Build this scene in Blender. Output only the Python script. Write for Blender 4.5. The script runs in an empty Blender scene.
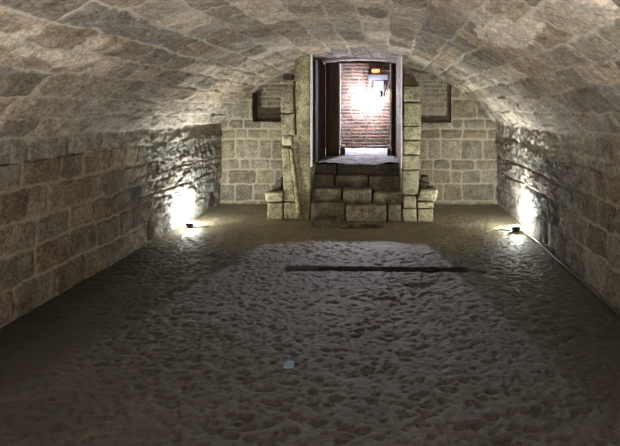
import bpy, math
import numpy as np
from mathutils import Vector

scene = bpy.context.scene
col = scene.collection
rng = np.random.RandomState(7)

# ------------------------------------------------------------------ noise
def _h(ix, iy, iz, seed):
    n = (ix * 374761393 + iy * 668265263 + iz * 2147483647 + seed * 1274126177) & 0xFFFFFFFF
    n = ((n ^ (n >> 13)) * 1274126177) & 0xFFFFFFFF
    n = ((n ^ (n >> 16)) * 2246822519) & 0xFFFFFFFF
    return ((n ^ (n >> 15)) & 0xFFFFFF) / float(0xFFFFFF)

def noise2(x, y, seed=0):
    x = np.asarray(x, float); y = np.asarray(y, float)
    ix = np.floor(x).astype(np.int64); iy = np.floor(y).astype(np.int64)
    fx = x - ix; fy = y - iy
    fx = fx*fx*(3-2*fx); fy = fy*fy*(3-2*fy)
    z = np.zeros_like(ix)
    a = _h(ix, iy, z, seed); b = _h(ix+1, iy, z, seed)
    c = _h(ix, iy+1, z, seed); d = _h(ix+1, iy+1, z, seed)
    return ((a*(1-fx)+b*fx)*(1-fy) + (c*(1-fx)+d*fx)*fy)*2-1

def fbm2(x, y, seed=0, o=4):
    s = 0; a = 1; t = 0
    for i in range(o):
        s = s + a*noise2(x*2**i+i*17.3, y*2**i-i*9.1, seed+i*31); t += a; a *= .5
    return s/t

def noise3(x, y, z, seed=0):
    ix = np.floor(x).astype(np.int64); iy = np.floor(y).astype(np.int64); iz = np.floor(z).astype(np.int64)
    fx = x-ix; fy = y-iy; fz = z-iz
    fx = fx*fx*(3-2*fx); fy = fy*fy*(3-2*fy); fz = fz*fz*(3-2*fz)
    def L(k):
        a = _h(ix, iy, iz+k, seed); b = _h(ix+1, iy, iz+k, seed)
        c = _h(ix, iy+1, iz+k, seed); d = _h(ix+1, iy+1, iz+k, seed)
        return (a*(1-fx)+b*fx)*(1-fy) + (c*(1-fx)+d*fx)*fy
    return (L(0)*(1-fz)+L(1)*fz)*2-1

def fbm3(x, y, z, seed=0, o=4):
    s = 0; a = 1; t = 0
    for i in range(o):
        s = s + a*noise3(x*2**i+i*5.3, y*2**i-i*9.1, z*2**i+i*3.7, seed+i*31); t += a; a *= .55
    return s/t

def sst(a, b, x):
    t = np.clip((x-a)/(b-a), 0, 1); return t*t*(3-2*t)

# ------------------------------------------------------------------ materials
def new_mat(name):
    m = bpy.data.materials.new(name); m.use_nodes = True
    nt = m.node_tree; nt.nodes.clear()
    out = nt.nodes.new('ShaderNodeOutputMaterial'); b = nt.nodes.new('ShaderNodeBsdfPrincipled')
    nt.links.new(b.outputs[0], out.inputs[0])
    return m, nt, b

def mixc(nt, typ, fac, a, b):
    n = nt.nodes.new('ShaderNodeMix'); n.data_type = 'RGBA'; n.blend_type = typ
    for sock, v in ((n.inputs[0], fac), (n.inputs[6], a), (n.inputs[7], b)):
        if hasattr(v, 'links') or hasattr(v, 'is_linked'): nt.links.new(v, sock)
        elif isinstance(v, (int, float)): sock.default_value = v
        else: sock.default_value = (v[0], v[1], v[2], 1)
    return n.outputs[2]

def noisen(nt, scale, detail=6, rough=.6, vec=None):
    n = nt.nodes.new('ShaderNodeTexNoise'); n.inputs['Scale'].default_value = scale
    n.inputs['Detail'].default_value = detail; n.inputs['Roughness'].default_value = rough
    if vec: nt.links.new(vec, n.inputs['Vector'])
    return n.outputs['Fac']

def ramp(nt, fac, p0, p1, c0=(0,0,0), c1=(1,1,1)):
    r = nt.nodes.new('ShaderNodeValToRGB'); nt.links.new(fac, r.inputs[0])
    e = r.color_ramp.elements
    e[0].position = p0; e[0].color = (*c0, 1); e[1].position = p1; e[1].color = (*c1, 1)
    return r.outputs[0]

def masonry_mat(name, stone, mortar, pale=(.5,.47,.41), pale_amt=.35, bump=.35, rough=.9, spec=.25, moss=None, mottle=.75):
    """stone surface: vertex attributes give the individual stones (tint) and the joints (mortar)"""
    m, nt, b = new_mat(name)
    tc = nt.nodes.new('ShaderNodeTexCoord').outputs['Object']
    at = nt.nodes.new('ShaderNodeAttribute'); at.attribute_name = 'tint'
    am = nt.nodes.new('ShaderNodeAttribute'); am.attribute_name = 'mortar'
    n1 = noisen(nt, 7, 8, .7, tc); n2 = noisen(nt, 38, 6, .7, tc); n3 = noisen(nt, 2.2, 5, .6, tc)
    n4 = noisen(nt, 120, 3, .6, tc)
    base = mixc(nt, 'MULTIPLY', 1.0, stone, at.outputs['Color'])
    c = mixc(nt, 'MULTIPLY', mottle, base, ramp(nt, n1, .36, .62, (.38,.36,.34), (1.4,1.38,1.33)))
    c = mixc(nt, 'MULTIPLY', mottle, c, ramp(nt, n2, .38, .60, (.30,.28,.26), (1.4,1.4,1.4)))
    pf = ramp(nt, n3, .56, .72, (0,0,0), (pale_amt,)*3)
    c = mixc(nt, 'MIX', pf, c, pale)
    mm = mixc(nt, 'MULTIPLY', .8, mortar, ramp(nt, n2, .3, .7, (.55,.54,.52), (1.2,1.2,1.2)))
    c = mixc(nt, 'MIX', am.outputs['Fac'], c, mm)
    nt.links.new(c, b.inputs['Base Color'])
    b.inputs['Roughness'].default_value = rough
    b.inputs['Specular IOR Level'].default_value = spec
    add = nt.nodes.new('ShaderNodeMath'); add.operation = 'MULTIPLY_ADD'
    nt.links.new(n2, add.inputs[0]); add.inputs[1].default_value = .8; nt.links.new(n4, add.inputs[2])
    add2 = nt.nodes.new('ShaderNodeMath'); add2.operation = 'MULTIPLY_ADD'
    nt.links.new(n1, add2.inputs[0]); add2.inputs[1].default_value = 1.5; nt.links.new(add.outputs[0], add2.inputs[2])
    bp = nt.nodes.new('ShaderNodeBump'); bp.inputs['Strength'].default_value = bump; bp.inputs['Distance'].default_value = .03
    nt.links.new(add2.outputs[0], bp.inputs['Height']); nt.links.new(bp.outputs[0], b.inputs['Normal'])
    return m

def simple_mat(name, c, rough=.6, metal=0, bump=0, scale=30, var=.4, emis=None, es=0):
    m, nt, b = new_mat(name)
    tc = nt.nodes.new('ShaderNodeTexCoord').outputs['Object']
    n = noisen(nt, scale, 6, .65, tc)
    cc = mixc(nt, 'MULTIPLY', var, c, ramp(nt, n, .3, .7, (.4,.4,.4), (1.4,1.4,1.4)))
    nt.links.new(cc, b.inputs['Base Color'])
    b.inputs['Roughness'].default_value = rough; b.inputs['Metallic'].default_value = metal
    if bump:
        bp = nt.nodes.new('ShaderNodeBump'); bp.inputs['Strength'].default_value = bump; bp.inputs['Distance'].default_value = .02
        nt.links.new(n, bp.inputs['Height']); nt.links.new(bp.outputs[0], b.inputs['Normal'])
    if emis:
        b.inputs['Emission Color'].default_value = (*emis, 1); b.inputs['Emission Strength'].default_value = es
    return m

def wood_mat(name, c):
    m, nt, b = new_mat(name)
    tc = nt.nodes.new('ShaderNodeTexCoord').outputs['Object']
    mp = nt.nodes.new('ShaderNodeMapping'); mp.inputs['Scale'].default_value = (30, 30, 2.5)
    nt.links.new(tc, mp.inputs[0])
    n = noisen(nt, 1.6, 8, .7, mp.outputs[0])
    cc = mixc(nt, 'MULTIPLY', .8, c, ramp(nt, n, .3, .7, (.35,.33,.32), (1.4,1.35,1.3)))
    nt.links.new(cc, b.inputs['Base Color']); b.inputs['Roughness'].default_value = .95; b.inputs['Specular IOR Level'].default_value = .1
    bp = nt.nodes.new('ShaderNodeBump'); bp.inputs['Strength'].default_value = .5; bp.inputs['Distance'].default_value = .01
    nt.links.new(n, bp.inputs['Height']); nt.links.new(bp.outputs[0], b.inputs['Normal'])
    return m

M_wall  = masonry_mat('wall_stone', (.235,.192,.145), (.37,.33,.26), bump=.8)
M_vault = masonry_mat('vault_stone', (.275,.232,.182), (.52,.48,.40), pale=(.50,.48,.43), pale_amt=.45, bump=.85, mottle=.62)
M_back  = masonry_mat('back_wall_stone', (.190,.165,.118), (.30,.275,.205), pale_amt=.2, bump=.7, mottle=.6)
M_brick = masonry_mat('old_brick', (.056,.034,.025), (.078,.062,.05), pale=(.11,.09,.075), pale_amt=.6, bump=.4)
M_block = masonry_mat('worn_stone', (.36,.335,.235), (.4,.38,.3), pale=(.5,.47,.36), pale_amt=.3, bump=.55)
M_step  = masonry_mat('step_stone', (.21,.19,.14), (.4,.38,.3), pale=(.38,.35,.27), pale_amt=.3, bump=.5)
M_plast = masonry_mat('old_plaster', (.43,.39,.25), (.4,.38,.3), pale=(.50,.47,.36), pale_amt=.4, bump=.7, mottle=.8)
M_dark  = masonry_mat('dark_stone', (.085,.068,.052), (.2,.2,.15), pale_amt=.0, bump=.5)
M_land  = masonry_mat('landing_stone', (.19,.19,.20), (.2,.2,.2), pale=(.28,.28,.30), pale_amt=.4, bump=.5)
M_wood  = wood_mat('dark_timber', (.035,.022,.018))
M_woodb = wood_mat('brown_timber', (.075,.048,.034))
M_metal = simple_mat('grey_metal', (.035,.035,.045), .7, .1)
M_black = simple_mat('black_metal', (.03,.03,.03), .5, 0)
M_conduit = simple_mat('grey_conduit', (.05,.045,.042), .5, 0)
M_cable = simple_mat('black_cable', (.02,.02,.02), .5, 0)
M_orange = simple_mat('orange_plastic', (.35,.13,.03), .5, 0)
M_ply = simple_mat('orange_board', (.22,.11,.06), .7, 0)
M_bulb  = simple_mat('lit_bulb', (1,1,1), .4, 0, emis=(.88,.87,1), es=6800)
M_lens  = simple_mat('lit_floodlight_glass', (1,1,1), .4, 0, emis=(.98,1,.93), es=5600)
M_lens_fill = simple_mat('fill_floodlight_glass', (1,1,1), .4, 0, emis=(1,.96,.89), es=6300)  # glass of the added fill floodlights behind the viewer
M_lit_edge = simple_mat('lit_edge', (.72,.68,.74), .8, 0, bump=.3, scale=25, var=.35)  # pale colour that paints the lamplit edges round the opening
M_blue = simple_mat('pale_blue', (.14,.26,.38), .4, 0, scale=60, var=.5)

def floor_mat():
    m, nt, b = new_mat('trodden_earth')
    tc = nt.nodes.new('ShaderNodeTexCoord').outputs['Object']
    at = nt.nodes.new('ShaderNodeAttribute'); at.attribute_name = 'tint'
    n1 = noisen(nt, 3, 7, .65, tc); n2 = noisen(nt, 45, 6, .7, tc)
    c = mixc(nt, 'MULTIPLY', 1.0, (.080,.076,.068), at.outputs['Color'])
    c = mixc(nt, 'MULTIPLY', .5, c, ramp(nt, n1, .3, .7, (.5,.48,.45), (1.35,1.35,1.35)))
    c = mixc(nt, 'MULTIPLY', .6, c, ramp(nt, n2, .3, .7, (.5,.5,.5), (1.3,1.3,1.3)))
    nt.links.new(c, b.inputs['Base Color'])
    b.inputs['Roughness'].default_value = .66
    b.inputs['Specular IOR Level'].default_value = .4
    bp = nt.nodes.new('ShaderNodeBump'); bp.inputs['Strength'].default_value = .45; bp.inputs['Distance'].default_value = .02
    nt.links.new(n2, bp.inputs['Height']); nt.links.new(bp.outputs[0], b.inputs['Normal'])
    return m
M_floor = floor_mat()

# ------------------------------------------------------------------ mesh helpers
def link(name, me, mat, parent=None):
    o = bpy.data.objects.new(name, me); col.objects.link(o)
    if mat: me.materials.append(mat)
    if parent: o.parent = parent
    return o

def np_mesh(name, V, F, tint=None, mortar=None, smooth=True):
    me = bpy.data.meshes.new(name)
    V = np.asarray(V, np.float32); F = np.asarray(F, np.int32)
    me.vertices.add(len(V)); me.vertices.foreach_set('co', V.ravel())
    me.loops.add(F.size); me.loops.foreach_set('vertex_index', F.ravel())
    me.polygons.add(len(F)); k = F.shape[1]
    me.polygons.foreach_set('loop_start', np.arange(0, F.size, k, dtype=np.int32))
    me.polygons.foreach_set('use_smooth', np.full(len(F), smooth))
    me.update(calc_edges=True)
    n = len(V)
    t = np.ones((n, 4), np.float32)
    if tint is not None: t[:, :3] = tint.reshape(n, 3)
    a = me.color_attributes.new('tint', 'FLOAT_COLOR', 'POINT'); a.data.foreach_set('color', t.ravel())
    mo = np.zeros(n, np.float32) if mortar is None else mortar.reshape(n).astype(np.float32)
    a = me.attributes.new('mortar', 'FLOAT', 'POINT'); a.data.foreach_set('value', mo)
    me.validate()
    return me

def grid_faces(nu, nv, keep=None, flip=False):
    i, j = np.meshgrid(np.arange(nu-1), np.arange(nv-1), indexing='ij')
    a = i*nv+j; b = (i+1)*nv+j; c = (i+1)*nv+j+1; d = i*nv+j+1
    F = np.stack([a, b, c, d], -1).reshape(-1, 4)
    if flip: F = F[:, ::-1]
    if keep is not None: F = F[keep.reshape(-1)]
    return F

def rand_rows(v0, v1, hmin, hmax, u0, u1, wmin, wmax, rs, edges=None):
    if edges is None:
        edges = [v0]
        while edges[-1] < v1: edges.append(edges[-1]+rs.uniform(hmin, hmax))
    rows = []
    for k in range(len(edges)-1):
        j = [u0-rs.uniform(0, wmax)]
        while j[-1] < u1: j.append(j[-1]+rs.uniform(wmin, wmax))
        rows.append(j)
    return list(edges), rows

def masonry(U, V, edges, rows, seed, warp=.02, corner=.05):
    """distance to the nearest joint, a per-stone random triple, local coordinates"""
    shp = U.shape; U = U.ravel(); V = V.ravel()
    u = U + warp*fbm2(U*3, V*3, seed, 2) + warp*.45*noise2(U*16, V*16, seed+5)
    v = V + warp*.8*fbm2(U*2.2+9, V*3, seed+3, 2) + warp*.4*noise2(U*17, V*15, seed+6)
    E = np.array(edges); r = np.clip(np.searchsorted(E, v)-1, 0, len(E)-2)
    dv = np.minimum(v-E[r], E[r+1]-v)
    vc = (v-(E[r]+E[r+1])/2)/(E[r+1]-E[r])
    du = np.full_like(u, 1.); uc = np.zeros_like(u); ci = np.zeros(len(u), np.int64)
    for k in range(len(E)-1):
        mk = r == k
        if not mk.any(): continue
        J = np.array(rows[k]); uu = u[mk]
        c = np.clip(np.searchsorted(J, uu)-1, 0, len(J)-2)
        du[mk] = np.minimum(uu-J[c], J[c+1]-uu); uc[mk] = (uu-(J[c]+J[c+1])/2)/(J[c+1]-J[c]); ci[mk] = c
    d = corner - np.hypot(np.maximum(corner-du, 0), np.maximum(corner-dv, 0))
    R = [ _h(ci, r, np.zeros_like(ci)+q, seed+99) for q in range(5) ]
    return d.reshape(shp), [x.reshape(shp) for x in R], uc.reshape(shp), vc.reshape(shp), r.reshape(shp)

def tint_from(R, lo=.68, hi=1.25, sat=.09):
    g = lo+(hi-lo)*R[0]
    w = (R[1]-.5)*2*sat
    return np.stack([g*(1+w), g, g*(1-w)], -1)

def stone_height(U, V, d, R, uc, vc, seed, joint=.012, depth=.016, tilt=.010, rough=.008, proud=.012):
    s = sst(joint, joint+.022, d)
    h = s*(depth + proud*(R[2]-.5) + tilt*((R[3]-.5)*uc + (R[4]-.5)*vc)*2)
    h = h + rough*fbm2(U*9, V*9, seed+40, 4) + rough*.6*s*fbm2(U*28, V*28, seed+44, 3)
    return h, 1-sst(joint*.7, joint+.008, d)

def structure(name, me, mat, label=None):
    o = link(name, me, mat); o['kind'] = 'structure'
    if label: o['label'] = label
    return o

def axis(a, b, step): return np.linspace(a, b, max(2, int(round((b-a)/step))+1))

# ------------------------------------------------------------------ dimensions (metres; camera at the origin looking along +Y)
XL, XR, YB, EYE = -3.05, 1.95, 9.03, 1.71
YF = -2.5
XC, RV, ZCROWN, ZS = -.55, 3.21, 2.63, 1.42
ZC = ZCROWN-RV
OX0, OX1 = -1.21, .20           # stair opening
ZLAND = .83
def PX(x, y, Y): return ((x-389)*Y/500, Y, EYE-(y-109)*Y/500)

# ------------------------------------------------------------------ side walls
def side_wall(name, X, sgn, top, edges, seed, erode0, box_y):
    rs = np.random.RandomState(seed)
    ys = np.concatenate([axis(YF, 2.0, .06)[:-1], axis(2.0, YB+.1, .0125)])
    zs = axis(-.08, top, .0125)
    Y, Z = np.meshgrid(ys, zs, indexing='ij')
    E, rows = rand_rows(0, 0, 0, 0, YF, YB+.6, .24, .52, rs, edges)
    d, R, uc, vc, r = masonry(Y, Z, E, rows, seed, warp=.028)
    h, mo = stone_height(Y, Z, d, R, uc, vc, seed, joint=.010, depth=.016, rough=.008)
    # the far stretch is weathered, rough rubble
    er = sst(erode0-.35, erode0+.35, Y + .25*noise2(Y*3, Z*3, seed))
    rub = .016*fbm2(Y*9, Z*12, seed+7, 5) + .014*np.abs(noise2(Y*22, Z*20, seed+8)) - .012*sst(.35, .75, np.abs(fbm2(Y*7, Z*10, seed+9, 3))*1.6)
    crack = -.03*(1-sst(.0, .012, np.abs(Z-.62-.03*noise2(Y*3, Z*0, seed+3)))) - .03*(1-sst(.0, .010, np.abs(Z-.86-.03*noise2(Y*3, Z*0, seed+4))))
    h = h*(1-.5*er) + er*(rub+crack)
    mo = mo*(1-.75*er)
    # wall top: ragged slightly proud ledge
    led = sst(top-.10, top-.02, Z + .02*noise2(Y*9, Z, seed+2))
    h = h + .014*led*(.6+.5*noise2(Y*8, Z*4, seed+22))
    h = h + .03*noise2(Y*.9, Z*1.1, seed+12)
    # a dark hole at the foot of the wall
    hole = sst(.075, .04, np.abs(Y-box_y)) * sst(.30, .24, Z)*sst(.02,.05,Z)
    h = h - .16*hole
    P = np.stack([X + sgn*h, Y, Z], -1)
    t = tint_from(R)
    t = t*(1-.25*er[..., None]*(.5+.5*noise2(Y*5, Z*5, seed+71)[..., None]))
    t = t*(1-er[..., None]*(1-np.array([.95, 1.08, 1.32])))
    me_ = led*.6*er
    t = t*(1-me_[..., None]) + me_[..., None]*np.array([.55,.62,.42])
    F = grid_faces(len(ys), len(zs), flip=(sgn < 0))
    return structure(name, np_mesh(name, P.reshape(-1, 3), F, t, mo), M_wall)

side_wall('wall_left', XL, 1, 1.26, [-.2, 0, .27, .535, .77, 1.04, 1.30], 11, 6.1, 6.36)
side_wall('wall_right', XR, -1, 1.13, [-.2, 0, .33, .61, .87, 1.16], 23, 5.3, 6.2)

# ------------------------------------------------------------------ vault (ceiling)
def vault():
    A = math.asin((XR-XL)/2/RV)
    zl, zr = 1.24, 1.11
    Ll = ZS-zl; La = 2*A*RV; Lr = ZS-zr
    tot = Ll+La+Lr
    s = axis(0, tot, .0145)
    ys = np.concatenate([axis(YF, 1.8, .06)[:-1], axis(1.8, YB+.06, .0145)])
    Y, S = np.meshgrid(ys, s, indexing='ij')
    ang = (np.clip(S-Ll, 0, La)/RV)-A
    X0 = XC+RV*np.sin(ang); Z0 = ZC+RV*np.cos(ang)
    Z0 = np.where(S < Ll, zl+S, Z0); Z0 = np.where(S > Ll+La, ZS-(S-Ll-La), Z0)
    nx = np.where((S > Ll) & (S < Ll+La), -np.sin(ang), np.where(S <= Ll, 1., -1.))
    nz = np.where((S > Ll) & (S < Ll+La), -np.cos(ang), 0.)
    k = sst(0, .25, S-Ll)*sst(0, .25, Ll+La-S)   # blend the normals at the springing
    rs = np.random.RandomState(5)
    edges = [0]
    while edges[-1] < tot:
        q = abs(edges[-1]-tot/2)/(tot/2)
        edges.append(edges[-1]+rs.uniform(.20, .27) + .13*(1-q)*rs.uniform(.6, 1))
    E, rows = rand_rows(0, 0, 0, 0, YF, YB+.5, .28, .60, rs, edges)
    d, R, uc, vc, r = masonry(Y, S, E, rows, 3, warp=.035)
    wv = .5+.5*fbm2(Y*.9, S*.9, 64, 2)
    h, mo = stone_height(Y, S, d, R, uc, vc, 3, joint=.009, depth=.012, tilt=.010, rough=.010, proud=.012)
    h = h + .028*fbm2(Y*1.1, S*1.1, 91, 2) + .010*fbm2(Y*6, S*10, 92, 5) - .014*sst(.25,.6,np.abs(fbm2(Y*3.5, S*8, 93, 3))*2)
    h = h - .03*sst(.011, .003, np.abs(S-.55-.02*noise2(Y*4, S*0, 37)))*sst(-.3, .1, noise2(Y*1.7, S*0, 38))
    # open dark joints here and there
    open_ = sst(.012, .0, d)*sst(.1, .5, noise2(Y*1.3, S*2.1, 77))
    h = h - .03*open_
    mo = mo*(1-.8*open_)*(.5+.5*sst(-.2, .4, noise2(Y*1.1+4, S*1.3, 57)))
    P = np.stack([X0+nx*h, Y, Z0+nz*h], -1)
    t = tint_from(R, .66, 1.38, .09)
    # limewashed pale stones
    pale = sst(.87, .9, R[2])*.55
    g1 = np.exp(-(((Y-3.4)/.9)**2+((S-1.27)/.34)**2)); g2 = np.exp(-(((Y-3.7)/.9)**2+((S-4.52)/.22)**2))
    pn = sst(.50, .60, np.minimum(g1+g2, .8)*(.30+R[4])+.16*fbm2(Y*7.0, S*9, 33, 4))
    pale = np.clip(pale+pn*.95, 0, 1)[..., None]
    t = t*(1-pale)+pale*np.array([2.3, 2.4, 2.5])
    uplit = (sst(1.0, .35, np.minimum(S, tot-S)+.2*noise2(Y*2, S*3, 35))*sst(3.6, 5.0, Y))[..., None]  # paler cool band low on the vault: floodlight glow painted into the tint
    t = t*(1-uplit*.7)+uplit*.7*np.array([1.30, 1.42, 1.62])
    F = grid_faces(len(ys), len(s), flip=False)
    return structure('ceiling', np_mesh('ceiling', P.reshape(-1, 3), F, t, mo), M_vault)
vault()

# ------------------------------------------------------------------ back wall with the stair opening and two niches
def zy(y, Y=YB): return EYE-(y-109)*Y/500
def xx(x, Y=YB): return (x-389)*Y/500
NL = (xx(253), -1.60, zy(122), 2.46)     # left niche  x0,x1,z0,z1
NR = (.47, xx(450.7), zy(123), 2.40)     # right niche
def back_wall():
    xs = axis(XL-.1, XR+.1, .015); zs = axis(-.08, 2.75, .015)
    X, Z = np.meshgrid(xs, zs, indexing='ij')
    ed = [-.1, .05, .36, .61, .80, 1.155, 1.34, 1.53, 1.88, 2.2, 2.45, 2.8]
    rs = np.random.RandomState(41)
    E, rows = rand_rows(0, 0, 0, 0, XL-.3, XR+.6, .30, .62, rs, ed)
    exp = {10: None, 2: (443,462,494), 3: (433,450,462,480), 4: (433,450,475), 5: (428,441,461,483), 6: (441,462,487), 7: (452,463,485), 8: (450,477)}
    expl = {2: (235,253,271), 3: (228,256,274), 4: (240,251,270), 5: (236,258,272), 6: (236,247,268), 7: (229,243,262), 8: (232,250)}
    for k in range(1, 8):
        R_ = exp.get(k+1); L_ = expl.get(k+1)
        if not R_: continue
        mid = [j for j in rows[k] if -1.7 < j < .6]
        rows[k] = [XL-.4]+[xx(q) for q in L_]+mid+[xx(q) for q in R_]+[XR+.5]
        rows[k] = sorted(rows[k])
    d, R, uc, vc, r = masonry(X, Z, E, rows, 17, warp=.024)
    h, mo = stone_height(X, Z, d, R, uc, vc, 17, joint=.014, depth=.022, rough=.010)
    h += .02*noise2(X*.9, Z*.9, 12)
    P = np.stack([X, YB-h, Z], -1)
    xm = (xs[:-1]+xs[1:])/2; zm = (zs[:-1]+zs[1:])/2
    XM, ZM = np.meshgrid(xm, zm, indexing='ij')
    def inside(b): return (XM > b[0]) & (XM < b[1]) & (ZM > b[2]) & (ZM < b[3])
    keep = ~(inside((OX0, OX1, -1, 2.575)) | ((XM > OX0) & (XM < OX1) & (ZM > 2) & (ZM < 2.568+.045*(1-((XM-(OX0+OX1)/2)/((OX1-OX0)/2))**2))) | inside(NL) | inside(NR))
    F = grid_faces(len(xs), len(zs), keep)
    return structure('wall_back', np_mesh('wall_back', P.reshape(-1, 3), F, tint_from(R, .72, 1.2, .06), mo), M_back)
back_wall()

def panel(name, fn, u0, u1, v0, v1, step, mat, hmin, hmax, wmin, wmax, seed, lo=.7, hi=1.2, joint=.01, depth=.012, rough=.006, tint=(1,1,1), kind=True, flip=False, extra=None, sat=.07, wstep=None):
    """a masonry panel; fn maps (u, v, height) to a point"""
    us = axis(u0, u1, step); vs = axis(v0, v1, step)
    U, V = np.meshgrid(us, vs, indexing='ij')
    E, rows = rand_rows(v0-.03, v1, hmin, hmax, u0, u1+.5, wmin, wmax, np.random.RandomState(seed))
    d, R, uc, vc, r = masonry(U, V, E, rows, seed, warp=min(.02, hmin*.08), corner=min(.05, hmin*.3))
    h, mo = stone_height(U, V, d, R, uc, vc, seed, joint=joint, depth=depth, rough=rough, proud=depth*.7, tilt=depth*.5)
    x, y, z = fn(U, V, h)
    P = np.stack([x+0*U, y+0*U, z+0*U], -1)
    t = tint_from(R, lo, hi, sat)*np.array(tint)
    if extra is not None: t = extra(U, V, t, R)
    return np_mesh(name, P.reshape(-1, 3), grid_faces(len(us), len(vs), flip=flip), t, mo)

# niche backs and reveals (part of the back wall)
for nm, nb, dep, tnt in (('trim_1', NL, .32, (1.05,1.03,1.0)), ('trim_2', NR, .15, (1.05,1.05,1.1))):
    x0, x1, z0, z1 = nb
    me = panel(nm, lambda u, v, h: (u, YB+dep-h, v), x0-.05, x1+.05, z0-.05, z1+.05, .012, M_back, .07, .12, .2, .4, 60, tint=tnt, joint=.006, depth=.008)
    structure(nm, me, M_back, 'masonry infill at the back of a shallow wall niche')
def quad_strip(name, pts, mat, label=None):
    V = []; F = []
    for q in pts:
        n = len(V); V += q; F.append([n, n+1, n+2, n+3])
    me = np_mesh(name, V, F, smooth=False)
    return structure(name, me, mat, label)
for nm, nb, dep in (('trim_3', NL, .34), ('trim_4', NR, .17)):
    x0, x1, z0, z1 = nb; a, b = YB-.012, YB+dep
    quad_strip(nm, [[(x0,a,z0),(x0,b,z0),(x0,b,z1),(x0,a,z1)], [(x1,a,z0),(x1,a,z1),(x1,b,z1),(x1,b,z0)],
                    [(x0,a,z0),(x1,a,z0),(x1,b,z0),(x0,b,z0)], [(x0,a,z1),(x0,b,z1),(x1,b,z1),(x1,a,z1)]], M_dark, 'reveal of a wall niche, its shade painted in dark')  # dark colour stands in for the unlit sides of the niche

# ------------------------------------------------------------------ chamber behind the opening
def brick_extra(U, V, t, R):
    red = sst(.55, .8, R[4])[..., None]
    t = t*(1-red)+t*np.array([1.1,.78,.78])*red
    soot = sst(-.1, .5, fbm2(U*2, V*2, 8, 3))[..., None]
    return t*(1-.2*soot)
me = panel('wall_far', lambda u, v, h: (u, 11.05-h, v), -1.5, .6, ZLAND-.1, 3.0, .009, M_brick, .068, .078, .19, .25, 71, lo=.6, hi=1.35, joint=.005, depth=.010, rough=.006, extra=brick_extra, sat=.14)
structure('wall_far', me, M_brick)
me = panel('wall_far_left', lambda u, v, h: (-1.42+h, u, v), 9.35, 11.1, ZLAND-.1, 3.0, .02, M_brick, .07, .08, .2, .26, 72, sat=.12, flip=True)
structure('wall_far_left', me, M_brick)
me = panel('wall_far_right', lambda u, v, h: (.52-h, u, v), 9.35, 11.1, ZLAND-.1, 3.0, .02, M_brick, .07, .08, .2, .26, 73, sat=.12)
structure('wall_far_right', me, M_brick)
me = panel('ceiling_far', lambda u, v, h: (u, v, 2.95-h), -1.5, .6, 9.0, 11.1, .03, M_vault, .2, .3, .3, .4, 74)
structure('ceiling_far', me, M_vault)
# thickness of the back wall round the opening (lintel soffit + cheeks)
me = panel('trim_5', lambda u, v, h: (u, v, 2.568+.045*(1-((u-(OX0+OX1)/2)/((OX1-OX0)/2))**2)+h*.5), OX0-.05, OX1+.05, YB-.01, 9.42, .015, M_back, .15, .2, .25, .4, 75)
structure('trim_5', me, M_back, 'stone lintel soffit over the stair opening')
quad_strip('wall_far_front', [[(-1.5,9.42,.7),(OX0,9.42,.7),(OX0,9.42,3.),(-1.5,9.42,3.)], [(OX1,9.42,.7),(.6,9.42,.7),(.6,9.42,3.),(OX1,9.42,3.)],
            [(OX0,9.42,2.57),(OX1,9.42,2.57),(OX1,9.42,3.),(OX0,9.42,3.)]], M_brick)
# cheek walls of the stair, front piers to the far chamber
me = panel('wall_stair_left', lambda u, v, h: (OX0+.0+h*.4, u, v), 7.84, 9.45, -.02, 2.62, .014, M_wall, .2, .3, .3, .5, 76, tint=(.7,.66,.66), flip=True)
structure('wall_stair_left', me, M_wall)
me = panel('wall_stair_right', lambda u, v, h: (OX1-h*.4-.075*np.clip((u-7.66)/1.4, 0, 1), u, v), 7.66, 9.45, -.02, 2.56, .014, M_plast, .2, .3, .3, .5, 77, joint=.004, depth=.006, tint=(.9,.82,1.05))
structure('wall_stair_right', me, M_plast)
quad_strip('trim_7', [[(OX1,9.03,2.05),(OX1,9.45,2.05),(OX1,9.45,2.6),(OX1,9.03,2.6)]], M_back, 'stone cheek above the stair wall')
# landing
def landing():
    xs = axis(-1.5, .6, .014); ys = axis(8.20, 11.12, .014)
    X, Y = np.meshgrid(xs, ys, indexing='ij')
    dish = -.055*np.exp(-(((X+.45)/.38)**2))*sst(9.6, 8.2, Y)
    h = .018*fbm2(X*5, Y*5, 3, 5) + .012*fbm2(X*16, Y*16, 9, 3) + dish
    keep = np.ones((len(xs)-1, len(ys)-1), bool)
    XM = (X[:-1, :-1]+X[1:, 1:])/2; YM = (Y[:-1, :-1]+Y[1:, 1:])/2
    keep[((XM < OX0) | (XM > OX1)) & (YM < 9.42)] = False
    t = (np.ones(X.shape)+.2*fbm2(X*7, Y*7, 20, 3))[..., None]*np.ones(3)
    return structure('floor_landing', np_mesh('floor_landing', np.stack([X, Y, ZLAND+.012+h], -1).reshape(-1, 3), grid_faces(len(xs), len(ys), keep), t), M_land)
landing()

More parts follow.
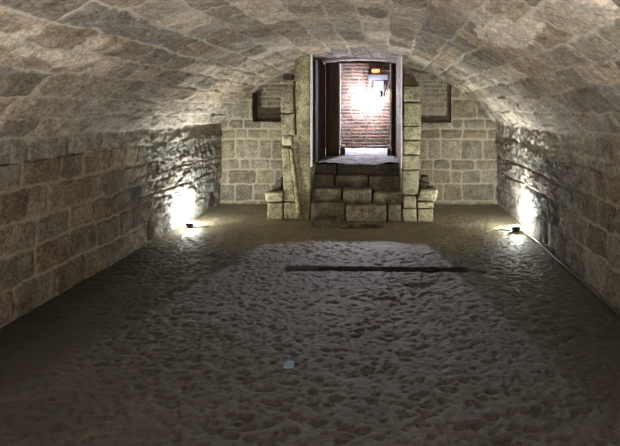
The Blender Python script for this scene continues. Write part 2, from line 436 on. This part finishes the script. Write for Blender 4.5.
# ------------------------------------------------------------------ floor
SLOT_Y = 5.34
def floor():
    xs = axis(XL-.15, XR+.15, .0105)
    ys = np.concatenate([axis(YF, 2.2, .06)[:-1], axis(2.2, YB+.1, .0115)])
    X, Y = np.meshgrid(xs, ys, indexing='ij')
    wx = X+.02*noise2(X*6, Y*6, 1); wy = Y+.02*noise2(X*6+7, Y*6, 2)
    a = fbm2(wx*15, wy*17, 5, 3); b_ = fbm2(wx*36, wy*38, 6, 2); c = noise2(wx*34, wy*38, 8)
    rough = .35+.65*sst(6.9, 5.9, Y + .4*noise2(X, Y, 55))*sst(1.7, .6, X-.12*(5-Y)+.35*noise2(X*.9, Y*.9, 4))
    rough = rough*(.55+.45*sst(-2.7, -1.9, X+.3*noise2(X, Y, 14)))
    
    def craters(cell, seed, prob, rmin, rmax):
        gx = X/cell; gy = Y/cell; ix = np.floor(gx).astype(np.int64); iy = np.floor(gy).astype(np.int64)
        best = np.zeros_like(X); zz = np.zeros_like(ix)
        for dx in (-1, 0, 1):
            for dy in (-1, 0, 1):
                jx = ix+dx; jy = iy+dy
                cx = jx+_h(jx, jy, zz, seed); cy = jy+_h(jx, jy, zz+1, seed)
                r = rmin+(rmax-rmin)*_h(jx, jy, zz+2, seed); on = _h(jx, jy, zz+3, seed) < prob
                q = np.hypot((gx-cx)/(r*1.25), (gy-cy)/r) + .35*noise2(X*45, Y*45, seed+1)
                best = np.maximum(best, np.where(on, sst(1.05, .45, q), 0))
        return best
    clus = sst(-.45, .25, fbm2(X*1.6, Y*2.0, 86, 3))
    pits = -.017*craters(.10, 301, .6, .18, .40)*(.25+.75*clus) - .008*craters(.052, 302, .5, .22, .45)
    h = rough*(.007*a + .005*b_ + pits  ) + .0035*fbm2(X*30, Y*30, 18, 2) + .012*noise2(X*.8, Y*.8, 19)
    # long slot across the floor
    yc = SLOT_Y+.018*noise2(X*3, 0*X, 31)-.035*(X+.1)
    w = .065+.012*noise2(X*5, 0*X+3, 32)
    ends = sst(-1.16, -1.10, X)*sst(.86, .80, X)
    brk = .35+.65*sst(-.85, -.70, X)
    slot = sst(w+.022, w-.010, np.abs(Y-yc))*ends*brk
    h = h*(1-slot) - .26*slot
    def pit(px, py, rx, ry, dep, sd):
        q = ((X-px)/rx)**2+((Y-py)/ry)**2 + .35*noise2(X*14, Y*14, sd)
        return -dep*sst(1.1, .5, q)
    h = h + pit(.95, 5.23, .075, .04, .06, 61) + pit(-1.02, 5.37, .05, .03, .04, 62)
    h = h + pit(.27, 4.85, .13, .07, .045, 63) + pit(-.49, 7.30, .27, .16, .05, 64) + pit(-.2, 7.27, .12, .1, .04, 65)
    h = h + pit(-.02, 4.5, .12, .05, .02, 66)
    # tint: browner mud band, darker edges and hollow, painted slot shade and lamplight
    mud = np.exp(-(((X-(.15-.28*(4.9-Y)))/.22)**2))*sst(5.0, 4.6, Y)*sst(3.1, 3.5, Y)
    t = np.ones(X.shape)*(1+.10*fbm2(X*1.5, Y*1.5, 70, 3))
    T = t[..., None]*np.array([1., 1., 1.])
    T = T*(1-.40*mud[..., None]*np.array([.55, .85, 1.0]))
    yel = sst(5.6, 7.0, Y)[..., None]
    T = T*(1+yel*np.array([1.6, 1.38, .70]))  # yellow-brown earth at the back, brightened to paint the floodlit floor
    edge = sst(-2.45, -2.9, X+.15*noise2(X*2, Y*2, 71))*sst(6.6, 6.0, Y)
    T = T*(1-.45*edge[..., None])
    dark_spot = sst(1.1, .5, ((X+.40)/.36)**2+((Y-7.30)/.17)**2+.3*noise2(X*9, Y*9, 81))
    T = T*(1-.7*dark_spot[..., None])  # darker tint in the hollow before the steps
    slot_shade = sst(w+.045, w+.018, np.abs(Y-yc))*ends*brk
    T = T*(1-.88*slot_shade[..., None])  # shade inside the slot painted as a near-black tint
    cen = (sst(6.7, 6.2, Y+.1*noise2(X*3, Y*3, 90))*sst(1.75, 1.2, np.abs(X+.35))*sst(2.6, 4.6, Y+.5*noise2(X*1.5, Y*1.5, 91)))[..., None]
    T = T*(1+cen*np.array([.42, .46, .66]))  # greyer floor centre, lightened bluish to paint the bulb's spill
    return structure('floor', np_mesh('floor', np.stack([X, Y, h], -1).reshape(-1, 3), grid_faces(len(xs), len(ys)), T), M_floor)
floor()
# near end of the cellar, behind the camera
me = panel('wall_front', lambda u, v, h: (u, YF+h, v), XL-.1, XR+.1, -.05, 2.75, .05, M_wall, .25, .3, .35, .55, 79, flip=True)
structure('wall_front', me, M_wall)

# ------------------------------------------------------------------ weathered stone blocks
_blk = [100]
def block_mesh(name, corners, r=.03, amp=.012, step=.022, freq=9, seed=None, tint=None, chips=.4):
    """corners: (x0,x1,y0,y1,z0,z1) or 8 points ordered by (z,y,x) bits; a rounded, worn, displaced stone"""
    _blk[0] += 1; seed = seed or _blk[0]
    if len(corners) == 6:
        x0, x1, y0, y1, z0, z1 = corners
        C8 = np.array([(x, y, z) for z in (z0, z1) for y in (y0, y1) for x in (x0, x1)], float)
    else: C8 = np.array(corners, float)
    size = np.array([np.linalg.norm(C8[1]-C8[0]+C8[7]-C8[6])/2, np.linalg.norm(C8[2]-C8[0]+C8[7]-C8[5])/2, np.linalg.norm(C8[4]-C8[0]+C8[7]-C8[3])/2])
    n = np.maximum(3, np.minimum(120, np.round(size/step).astype(int)))
    V = []; F = []; off = 0
    for ax in range(3):
        a, b = [(1, 2), (2, 0), (0, 1)][ax]
        for s in (0, 1):
            ga = np.linspace(0, 1, n[a]+1); gb = np.linspace(0, 1, n[b]+1)
            A, B = np.meshgrid(ga, gb, indexing='ij')
            p = np.zeros(A.shape+(3,)); p[..., a] = A; p[..., b] = B; p[..., ax] = s
            V.append(p.reshape(-1, 3)); F.append(grid_faces(n[a]+1, n[b]+1, flip=(s == 0))+off); off += A.size
    T = np.concatenate(V); F = np.concatenate(F)
    # weld duplicated edge vertices
    key = np.round(T*100000).astype(np.int64); key = key[:, 0]*10**12+key[:, 1]*10**6+key[:, 2]
    _, idx, inv = np.unique(key, return_index=True, return_inverse=True)
    T = T[idx]; F = inv.ravel()[F]
    half = size/2; rr = min(r, .45*size.min())
    c = (T-.5)*size
    q = np.clip(c, -(half-rr), half-rr); dv = c-q
    L = np.linalg.norm(dv, axis=1, keepdims=True); N = dv/np.maximum(L, 1e-9)
    c = q+N*rr
    T2 = c/size+.5
    u, v, w = T2[:, 0:1], T2[:, 1:2], T2[:, 2:3]
    P = ((C8[0]*(1-u)+C8[1]*u)*(1-v)+(C8[2]*(1-u)+C8[3]*u)*v)*(1-w)+((C8[4]*(1-u)+C8[5]*u)*(1-v)+(C8[6]*(1-u)+C8[7]*u)*v)*w
    n1 = fbm3(P[:, 0]*freq, P[:, 1]*freq, P[:, 2]*freq, seed, 4); n2 = noise3(P[:, 0]*4, P[:, 1]*4, P[:, 2]*4, seed+50)
    pit = np.clip(np.abs(noise3(P[:, 0]*22, P[:, 1]*22, P[:, 2]*22, seed+7))-.5, 0, 1)*chips
    P = P + N*(amp*(n1*1.2+n2*.6)-amp*pit*2.5-amp*.5)[:, None]
    rs = np.random.RandomState(seed)
    g = rs.uniform(.85, 1.12); tt = np.array([g*rs.uniform(.97, 1.04), g, g*rs.uniform(.93, 1.03)])
    if tint is not None: tt = tt*np.array(tint)
    TT = tt[None, :]*(1+.25*n2)[:, None]*np.ones((len(P), 3))
    return np_mesh(name, P, F, TT)

def block(name, corners, mat, parent, **k): return link(name, block_mesh(name, corners, **k), mat, parent)
def pxblock(name, x0, x1, yt, yb, Y, depth, mat, parent, topx=None, **k):
    """front face given by its picture extent at distance Y; a real block of the given depth behind it"""
    X0, X1 = xx(x0, Y), xx(x1, Y); Z1, Z0 = zy(yt, Y), zy(yb, Y)
    if topx: T0, T1 = xx(topx[0], Y), xx(topx[1], Y)
    else: T0, T1 = X0, X1
    c = [(X0,Y,Z0),(X1,Y,Z0),(X0,Y+depth,Z0),(X1,Y+depth,Z0),(T0,Y,Z1),(T1,Y,Z1),(T0,Y+depth,Z1),(T1,Y+depth,Z1)]
    return block(name, c, mat, parent, **k)

def thing(name, label, cat, loc=(0,0,0), group=None):
    o = bpy.data.objects.new(name, None); col.objects.link(o); o.location = loc; o.empty_display_size = .1
    o['label'] = label; o['category'] = cat
    if group: o['group'] = group
    return o
def settle(root):
    """keep world positions of parts built in world space"""
    inv = root.matrix_basis.inverted()
    for ch in root.children:
        ch.matrix_parent_inverse = inv
def tag(o, label, cat, group=None):
    o['label'] = label; o['category'] = cat
    if group: o['group'] = group

# stairs: rows of separate worn stones
st = thing('stone_staircase', 'flight of worn stone block steps rising to the lit brick chamber', 'staircase', (-.5, 7.6, 0))
def sb(*a, **k):
    k.setdefault('r', .028); k.setdefault('amp', .011); k.setdefault('step', .016)
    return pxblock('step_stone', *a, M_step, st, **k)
sb(310.5, 345.0, 202.5, 222.5, 7.63, .40, tint=(.62,.6,.58))
sb(345.6, 386.6, 205, 222.3, 7.55, .48)
sb(387.4, 401.6, 205, 222.3, 7.56, .47)
sb(311.3, 341.6, 188.3, 204.5, 7.80, .40, tint=(.8,.78,.75))
sb(342.2, 371.6, 189.2, 204.8, 7.74, .46, r=.035)
sb(372.4, 402.0, 192, 205.0, 7.75, .45, r=.035)
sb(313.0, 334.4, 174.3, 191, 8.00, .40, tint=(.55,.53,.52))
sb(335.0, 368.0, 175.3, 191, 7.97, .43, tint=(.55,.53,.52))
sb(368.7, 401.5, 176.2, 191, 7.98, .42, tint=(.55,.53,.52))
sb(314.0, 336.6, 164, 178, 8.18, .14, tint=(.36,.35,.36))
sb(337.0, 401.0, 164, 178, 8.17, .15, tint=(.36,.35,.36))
block('ground_slab', (xx(311, 7.22), xx(338, 7.22), 7.22, 7.56, -.03, .085), M_step, st, r=.02, amp=.010, step=.016, tint=(.62,.6,.6))
settle(st)

# left side: plastered pier, rough broken pillar on a pedestal
lp = thing('plastered_pier', 'tall pale plastered pier on the left of the stair opening', 'pier', (-1.33, 7.8, 0))
def hexa(front, back): return [front[0], front[1], back[0], back[1], front[2], front[3], back[2], back[3]]
Yp = 7.76
fr = [(xx(297.5,Yp),Yp,-.03),(xx(310.3,Yp),Yp,-.03),(xx(294.,Yp),Yp,2.55),(xx(311.2,Yp),Yp,2.57)]
bk = [(p[0], YB-.01, p[2]) for p in fr]
block('shaft', hexa(fr, bk), M_plast, lp, r=.03, amp=.012, step=.02, freq=4, tint=(.80,.79,.78))
settle(lp)

pl = thing('stone_pillar', 'rough broken leaning stone pillar left of the stairs on a low pedestal', 'pillar', (-1.55, 7.7, 0))
def pb(*a, **k):
    k.setdefault('r', .025); k.setdefault('amp', .014); k.setdefault('step', .014)
    return pxblock('shaft_stone', *a, M_block, pl, **k)
pb(279.8, 293.5, 85.3, 113, 7.74, .24)
pb(280.4, 295.0, 113.6, 136, 7.74, .24, topx=(279.9, 294.0))
pb(281.5, 292.5, 134.5, 147, 7.74, .22, r=.05, amp=.03, tint=(1.25,1.22,1.15))
pb(283.2, 296.0, 147, 202, 7.74, .22, topx=(281.0, 289.0), r=.03)
c0 = xx(296.6, 7.72); c1 = xx(300.4, 7.72); t0 = xx(288.8, 7.72); t1 = xx(291.4, 7.72); za, zb = zy(214, 7.72), zy(149, 7.72)
block('leaning_slab', [(c0,7.72,za),(c1,7.72,za),(c0,7.9,za),(c1,7.9,za),(t0,7.72,zb),(t1,7.72,zb),(t0,7.9,zb),(t1,7.9,zb)], M_plast, pl, r=.012, amp=.006, step=.014)
block('top_slab', (xx(280,7.7), xx(293,7.7), 7.7, 7.98, zy(83.6,7.7), zy(80.4,7.7)), M_block, pl, r=.012, amp=.006, step=.014, tint=(.75,.72,.7))
block('shaded_stone', (xx(282,7.75), xx(292,7.75), 7.75, 7.98, zy(80,7.75), zy(73,7.75)), M_dark, pl, r=.03, amp=.012, step=.014)  # stone in the void above the pillar, its shade painted dark
for a in ((283.8, 298.5, 202.6, 219.6, 7.73, .30), (267, 283.2, 202.6, 219.8, 7.72, .32)):
    pxblock('pedestal_stone', *a, M_block, pl, r=.022, amp=.012, step=.014, tint=(.92,.9,.85))
pxblock('cap_stone', 266, 283.0, 192.3, 202.2, 7.69, .34, M_block, pl, topx=(263.8, 282.5), r=.035, amp=.014, step=.014)
Yd = 7.86
block('sloping_stone', [(xx(268.5,Yd),Yd,zy(194,Yd)),(xx(281.8,Yd),Yd,zy(194,Yd)),(xx(270,Yd),Yd+.3,zy(193,Yd)),(xx(282,Yd),Yd+.3,zy(193,Yd)),
      (xx(274.5,Yd),Yd,zy(184,Yd)),(xx(281.8,Yd),Yd,zy(177,Yd)),(xx(275,Yd),Yd+.3,zy(182,Yd)),(xx(282,Yd),Yd+.3,zy(177,Yd))], M_dark, pl, r=.02, amp=.008, step=.014)
settle(pl)

# right side: pillar of stacked blocks with pedestal
rp = thing('stone_pillar', 'upright pillar of stacked square stones right of the stairs', 'pillar', (.35, 7.7, 0))
prev = None
for (x0, x1, yt, yb) in ((403.6,422,86,101.6),(403.4,421.6,102,126),(403.2,421.2,126.4,140),(403,420.6,140.4,154.8),(402.6,419.6,155.2,169.8),(402.2,418.8,170.2,195),(403,416.8,195.6,208.3),(402.4,416.8,208.8,222)):
    pxblock('shaft_stone', x0, x1, yt, yb, 7.62, .26, M_block, rp, r=.022, amp=.010, step=.014, tint=(.92,.92,.88))
Yw = 7.70
block('dark_wedge', [(xx(403.2,Yw),Yw,zy(85.5,Yw)),(xx(419.5,Yw),Yw,zy(85.5,Yw)),(xx(403.2,Yw),Yw+.5,zy(85.5,Yw)),(xx(419.5,Yw),Yw+.5,zy(85.5,Yw)),
      (xx(403.2,Yw),Yw,zy(66,Yw)),(xx(408.6,Yw),Yw,zy(67,Yw)),(xx(403.2,Yw),Yw+.5,zy(66,Yw)),(xx(408.6,Yw),Yw+.5,zy(67,Yw))], M_dark, rp, r=.01, amp=.006, step=.014, tint=(1.5,1.4,1.3))  # dark brown wedge above the right pillar
pxblock('pedestal_stone', 417.4, 433.6, 208.6, 222, 7.62, .34, M_block, rp, r=.022, amp=.010, step=.014, tint=(.82,.82,.78))
pxblock('pedestal_stone', 417.4, 433.8, 202.2, 208.3, 7.62, .34, M_block, rp, r=.018, amp=.008, step=.014, tint=(.85,.85,.8))
pxblock('cap_stone', 416.0, 436.5, 189.6, 201.8, 7.59, .38, M_block, rp, topx=(419.5, 438.5), r=.04, amp=.014, step=.014)
Yd = 7.75
block('sloping_stone', [(xx(420,Yd),Yd,zy(191,Yd)),(xx(437,Yd),Yd,zy(191,Yd)),(xx(420,Yd),Yd+.3,zy(191,Yd)),(xx(437,Yd),Yd+.3,zy(191,Yd)),
      (xx(420,Yd),Yd,zy(183,Yd)),(xx(430,Yd),Yd,zy(184,Yd)),(xx(420,Yd),Yd+.3,zy(181,Yd)),(xx(429,Yd),Yd+.3,zy(183,Yd))], M_dark, rp, r=.02, amp=.008, step=.014, tint=(1.6,1.6,1.4))
block('dark_stone', (xx(421,7.84), xx(429.5,7.84), 7.84, 8.1, zy(182.6,7.84), zy(176.2,7.84)), M_dark, rp, r=.03, amp=.01, step=.014)
settle(rp)

# stub wall behind the right pillar (body of the stair cheek)
me = block_mesh('wall_stub', (OX1+.015, .47, 7.90, YB-.02, -.02, 2.03), r=.02, amp=.008, step=.03)
structure('wall_stub', me, M_wall)

# ------------------------------------------------------------------ door frame posts in the opening
def postbox(name, x0, x1, y0, y1, z0, z1, mat, parent=None, amp=.002, r=.006):
    return block(name, (x0, x1, y0, y1, z0, z1), mat, parent, r=r, amp=amp, step=.03, freq=3)
df = thing('door_frame', 'dark timber door frame and boards lining the stair opening', 'door frame', (-.5, 9.25, ZLAND))
postbox('post', xx(325.5,9.2), xx(339,9.2), 9.20, 9.30, ZLAND-.03, 2.56, M_woodb, df)
postbox('post', xx(391.3,9.2), xx(397.8,9.2), 9.20, 9.36, ZLAND-.03, 2.56, M_wood, df)
for k in range(4):
    postbox('door_board', OX0+.012, OX0+.045, 7.93+k*.312, 7.93+k*.312+.304, ZLAND+.01, 2.52, M_wood, df)
postbox('lit_edge_strip', xx(338.9,9.2), xx(340.3,9.2), 9.205, 9.31, ZLAND+.14, 2.55, M_lit_edge, df, amp=.001, r=.004)  # added pale strips: rim light on the posts painted in
postbox('lit_edge_strip', xx(389.8,9.2), xx(391.2,9.2), 9.205, 9.36, ZLAND+.14, 2.55, M_lit_edge, df, amp=.001, r=.004)
settle(df)
for (x0, x1, lab) in ((339.5, 344.8, 'small dark stub stone at the foot of the left door post'), (387.0, 391.4, 'small dark stub stone at the foot of the right door post')):
    t_ = thing('foot_block', lab, 'block', (xx((x0+x1)/2, 9.3), 9.35, ZLAND))
    block('base_stone', (xx(x0,9.3), xx(x1,9.3), 9.375, 9.47, ZLAND-.04, ZLAND+.15), M_dark, t_, r=.012, amp=.004, step=.015)
    block('lit_top', (xx(x0,9.3), xx(x1,9.3), 9.37, 9.475, ZLAND+.152, ZLAND+.205), M_plast, t_, r=.01, amp=.003, step=.012)  # pale cap paints the lamplight on top of the stub
    settle(t_)
# thin pale strips painting lamplight on the outer edges of the opening
for nm, x0, x1, ya, zt in (('trim_8', OX0-.012, OX0+.020, 7.75, 2.60), ('trim_9', OX1-.020, OX1+.004, 7.62, 2.52)):
    me = block_mesh(nm, (x0, x1, ya, ya+.05, ZLAND-.02, zt), r=.006, amp=.004, step=.02, tint=(1.3,1.3,1.4))
    structure(nm, me, M_lit_edge, 'pale strip painting the lamplit edge of the stair opening')

# ------------------------------------------------------------------ tubes, spheres, lathes
def tube_mesh(name, pts, rad, seg=10, sub=6):
    pts = [Vector(p) for p in pts]
    if len(pts) > 2:   # Catmull-Rom
        q = [pts[0]]+pts+[pts[-1]]; out = []
        for i in range(1, len(q)-2):
            for k in range(sub):
                t = k/sub; a, b, c, d = q[i-1], q[i], q[i+1], q[i+2]
                out.append(.5*((2*b)+(c-a)*t+(2*a-5*b+4*c-d)*t*t+(3*b-a-3*c+d)*t**3))
        out.append(pts[-1]); pts = out
    V = []; F = []; up = Vector((.13, .31, .94)).normalized()
    for i, p in enumerate(pts):
        tg = (pts[min(i+1, len(pts)-1)]-pts[max(i-1, 0)]).normalized()
        a = tg.cross(up).normalized(); b = tg.cross(a).normalized()
        for k in range(seg):
            an = 2*math.pi*k/seg; V.append(tuple(p+rad*(math.cos(an)*a+math.sin(an)*b)))
    n = len(pts)
    for i in range(n-1):
        for k in range(seg):
            F.append([i*seg+k, i*seg+(k+1) % seg, (i+1)*seg+(k+1) % seg, (i+1)*seg+k])
    V += [tuple(pts[0]), tuple(pts[-1])]
    for k in range(seg):
        F.append([n*seg, (k+1) % seg, k, n*seg]); F.append([n*seg+1, (n-1)*seg+k, (n-1)*seg+(k+1) % seg, n*seg+1])
    me = bpy.data.meshes.new(name); me.from_pydata(V, [], [list(dict.fromkeys(f)) for f in F]); me.polygons.foreach_set('use_smooth', [True]*len(me.polygons))
    return me
def lathe_mesh(name, prof, seg=24, origin=(0,0,0)):
    V = []; F = []; o = origin
    for (r, z) in prof:
        for k in range(seg):
            a = 2*math.pi*k/seg; V.append((o[0]+r*math.cos(a), o[1]+r*math.sin(a), o[2]+z))
    for i in range(len(prof)-1):
        for k in range(seg):
            F.append((i*seg+k, i*seg+(k+1) % seg, (i+1)*seg+(k+1) % seg, (i+1)*seg+k))
    me = bpy.data.meshes.new(name); me.from_pydata(V, [], F); me.polygons.foreach_set('use_smooth', [True]*len(me.polygons))
    return me
def box_mesh(name, x0, x1, y0, y1, z0, z1, bev=.006):
    import bmesh
    bm = bmesh.new(); bmesh.ops.create_cube(bm, size=1)
    for v in bm.verts: v.co = ((x0+x1)/2+v.co.x*(x1-x0), (y0+y1)/2+v.co.y*(y1-y0), (z0+z1)/2+v.co.z*(z1-z0))
    bmesh.ops.bevel(bm, geom=list(bm.edges), offset=bev, segments=2, affect='EDGES')
    me = bpy.data.meshes.new(name); bm.to_mesh(me); bm.free(); return me

# bulkhead lamp on the brick wall
LY = 10.68
lx, lz = xx(366, LY), zy(97, LY)
wl = thing('wall_lamp', 'glaring white bulb lit on the red brick wall above the landing', 'lamp', (lx, 11.0, lz))
sph = [(max(.0005,  .042*math.sin(math.pi*i/14)), -.042*math.cos(math.pi*i/14)) for i in range(15)]
link('bulb', lathe_mesh('bulb', sph, 20, (lx, LY, lz)), M_bulb, wl)
link('lamp_holder', lathe_mesh('lamp_holder', [(.0,.115),(.026,.115),(.03,.10),(.03,.072),(.024,.066),(.0,.066)], 16, (lx, LY, lz)), M_black, wl)
link('wall_bracket', tube_mesh('wall_bracket', [(lx, LY, lz+.11), (lx, LY+.03, lz+.15), (lx, 10.98, lz+.16), (lx, 11.04, lz+.16)], .011), M_metal, wl)
settle(wl)
cd = link('conduit_pipe', tube_mesh('conduit_pipe', [(lx, 11.015, lz-.07), (lx, 11.015, 1.2), (lx, 11.015, ZLAND+.10), (lx+.03, 11.015, ZLAND+.065), (lx+.2, 11.015, ZLAND+.062), (.30, 11.015, ZLAND+.07)], .013), M_conduit)
tag(cd, 'thin conduit pipe running down the brick wall below the bulb', 'pipe')
YE = 10.97
eb = thing('electrical_unit', 'grey electrical unit with hanging cables on the brick wall right of the bulb', 'electrical box', (xx(379,YE), 11.02, zy(82,YE)))
link('housing', box_mesh('housing', xx(368,YE), xx(388.5,YE), 10.88, 11.0, zy(80,YE), zy(74.5,YE), .012), M_metal, eb)
link('body', box_mesh('body', xx(374,YE), xx(384.5,YE), 10.90, 11.0, zy(91,YE), zy(80,YE), .02), M_metal, eb)
link('nozzle', lathe_mesh('nozzle', [(.0,0),(.035,0),(.055,.10),(.055,.13),(.0,.13)], 16, (xx(379.5,YE), 10.95, zy(97,YE))), M_metal, eb)
link('orange_cover', box_mesh('orange_cover', xx(371.5,YE), xx(380,YE), 10.9, 11.0, zy(74,YE), zy(69,YE), .008), M_orange, eb)
link('cable', tube_mesh('cable', [(xx(381,YE),10.93,zy(75,YE)), (xx(386,YE),10.92,zy(70.5,YE)), (xx(390.5,YE),10.92,zy(73,YE)), (xx(389,YE),10.92,zy(84,YE)), (xx(386,YE),10.92,zy(93,YE)), (xx(387,YE),10.93,zy(101,YE)), (xx(393,YE),10.95,zy(104,YE)), (xx(400,YE),10.97,zy(101,YE))], .013), M_cable, eb)
link('cable', tube_mesh('cable', [(xx(372,YE),10.93,zy(80,YE)), (xx(371.5,YE),10.92,zy(86,YE)), (xx(369.5,YE),10.92,zy(92,YE))], .010), M_cable, eb)
link('cable', tube_mesh('cable', [(xx(384,YE),10.93,zy(80,YE)), (xx(385.5,YE),10.92,zy(86,YE)), (xx(383,YE),10.92,zy(95,YE)), (xx(384,YE),10.93,zy(101,YE))], .009), M_cable, eb)
settle(eb)
bd = link('backing_board', box_mesh('backing_board', xx(381,11.02), xx(396,11.02), 11.02, 11.045, zy(103,11.02), zy(70,11.02), .004), M_ply)
tag(bd, 'orange brown board fixed to the brick wall behind the cables', 'board')

pts = []
for k in range(9):
    t = k/8*2-1
    pts.append((OX0+.0+(OX1-OX0)*(k/8), 9.0, 2.568+.045*(1-t*t)))
structure('trim_10', tube_mesh('trim_10', pts, .016, 8, 3), M_lit_edge, 'pale arched strip painting the lamplit edge over the stair opening')  # pale tube paints the lamplight along the arch edge
# ------------------------------------------------------------------ floor floodlights
def floodlight(x, y, aim, label, lens, s=1.0):
    """small floor floodlight: base plate, bracket, finned housing, glowing lens facing 'aim'"""
    root = thing('floodlight', label, 'floodlight', (x, y, .0), 'floor floodlights along the walls')
    q = Vector(aim).normalized().to_track_quat('Z', 'Y')
    c = Vector((0, 0, .07))
    def place(me): 
        me.transform(q.to_matrix().to_4x4()); me.transform(__import__('mathutils').Matrix.Translation(c)); return me
    W, H, D = .085*s, .06*s, .022
    link('housing', place(box_mesh('housing', -W, W, -H, H, -D-.018, D-.018, .008)), M_black, root)
    import bmesh
    fm = bmesh.new()
    for k in range(7):
        r = bmesh.ops.create_cube(fm, size=1)
        for v in r['verts']: v.co = (-W*.8+W*1.6*k/6+v.co.x*.004, v.co.y*H*1.6, -D-.027+v.co.z*.018)
    me = bpy.data.meshes.new('cooling_fins'); fm.to_mesh(me); fm.free()
    link('cooling_fins', place(me), M_black, root)
    link('lens', place(box_mesh('lens', -W*.88, W*.88, -H*.86, H*.86, .003, .008, .002)), lens, root)
    pl_ = lathe_mesh('base_plate', [(.0,.018),(.045,.018),(.05,.014),(.05,.0),(0,.0)], 20); link('base_plate', pl_, M_black, root)
    link('bracket', tube_mesh('bracket', [(0,0,.015),(0,0,.05)], .009), M_black, root)
    return root
fl = floodlight(-2.87, 7.22, (.02, .42, .9), 'small black floodlight glaring up the left wall from the floor', M_lens, .62)
fr_ = floodlight(1.77, 6.98, (-.02, .42, .9), 'small black floodlight glaring up the right wall from the floor', M_lens, .62)
# added fill floodlights behind the viewer, unseen, brightening the near vault and walls
floodlight(-1.7, -.3, (-.12, .12, 1), 'added fill floodlight on the floor by the near left wall, out of view', M_lens_fill)
floodlight(.75, -.5, (.15, .12, 1), 'added fill floodlight on the floor by the near right wall, out of view', M_lens_fill)

cb = link('power_cable', tube_mesh('power_cable', [(1.83,6.93,.03),(1.87,6.7,.025),(1.885,6.2,.03),(1.88,5.6,.028),(1.885,5.0,.03),(1.88,4.4,.03),(1.885,3.6,.03),(1.88,2.8,.03)], .011, 8, 8), M_conduit)
tag(cb, 'thin grey cable run along the foot of the right wall', 'cable')
cb = link('power_cable', tube_mesh('power_cable', [(-2.81,7.2,.02),(-2.78,7.16,.022),(-2.66,7.17,.022),(-2.60,7.22,.02)], .009, 8, 6), M_cable)
tag(cb, 'short black cable lying beside the left floodlight', 'cable')
cb = link('power_cable', tube_mesh('power_cable', [(1.71,6.98,.02),(1.64,6.96,.022),(1.56,6.99,.022),(1.48,6.96,.02)], .009, 8, 6), M_cable)
tag(cb, 'short black cable lying beside the right floodlight', 'cable')
# small pale blue square on the floor
bx_, by_ = (289-389)*3.29/500, 3.29
me = block_mesh('patch', (-.034, .034, -.032, .032, 0, .012), r=.004, amp=.001, step=.006, tint=(1,1,1))
sc = link('blue_square', me, M_blue); sc.location = (bx_, by_, .022); sc.rotation_euler = (math.radians(14), 0, .05)  # thin pale blue square set on the floor
tag(sc, 'small pale blue square lying on the dark floor', 'patch')

# ------------------------------------------------------------------ world, camera, view
w = bpy.data.worlds.new('World'); scene.world = w; w.use_nodes = True
w.node_tree.nodes['Background'].inputs[0].default_value = (0, 0, 0, 1)
cam = bpy.data.cameras.new('Camera'); co = bpy.data.objects.new('Camera', cam); col.objects.link(co)
co.location = (0, 0, EYE); co.rotation_euler = (math.radians(90), 0, 0)
cam.sensor_width = 36; cam.lens = 500/620*36
cam.shift_x = -(389-310)/620; cam.shift_y = -(223-109)/620
cam.clip_start = .05
scene.camera = co
scene.view_settings.view_transform = 'Standard'; scene.view_settings.look = 'None'
scene.view_settings.gamma = 1; scene.view_settings.use_curve_mapping = False
scene.view_settings.exposure = 0.0
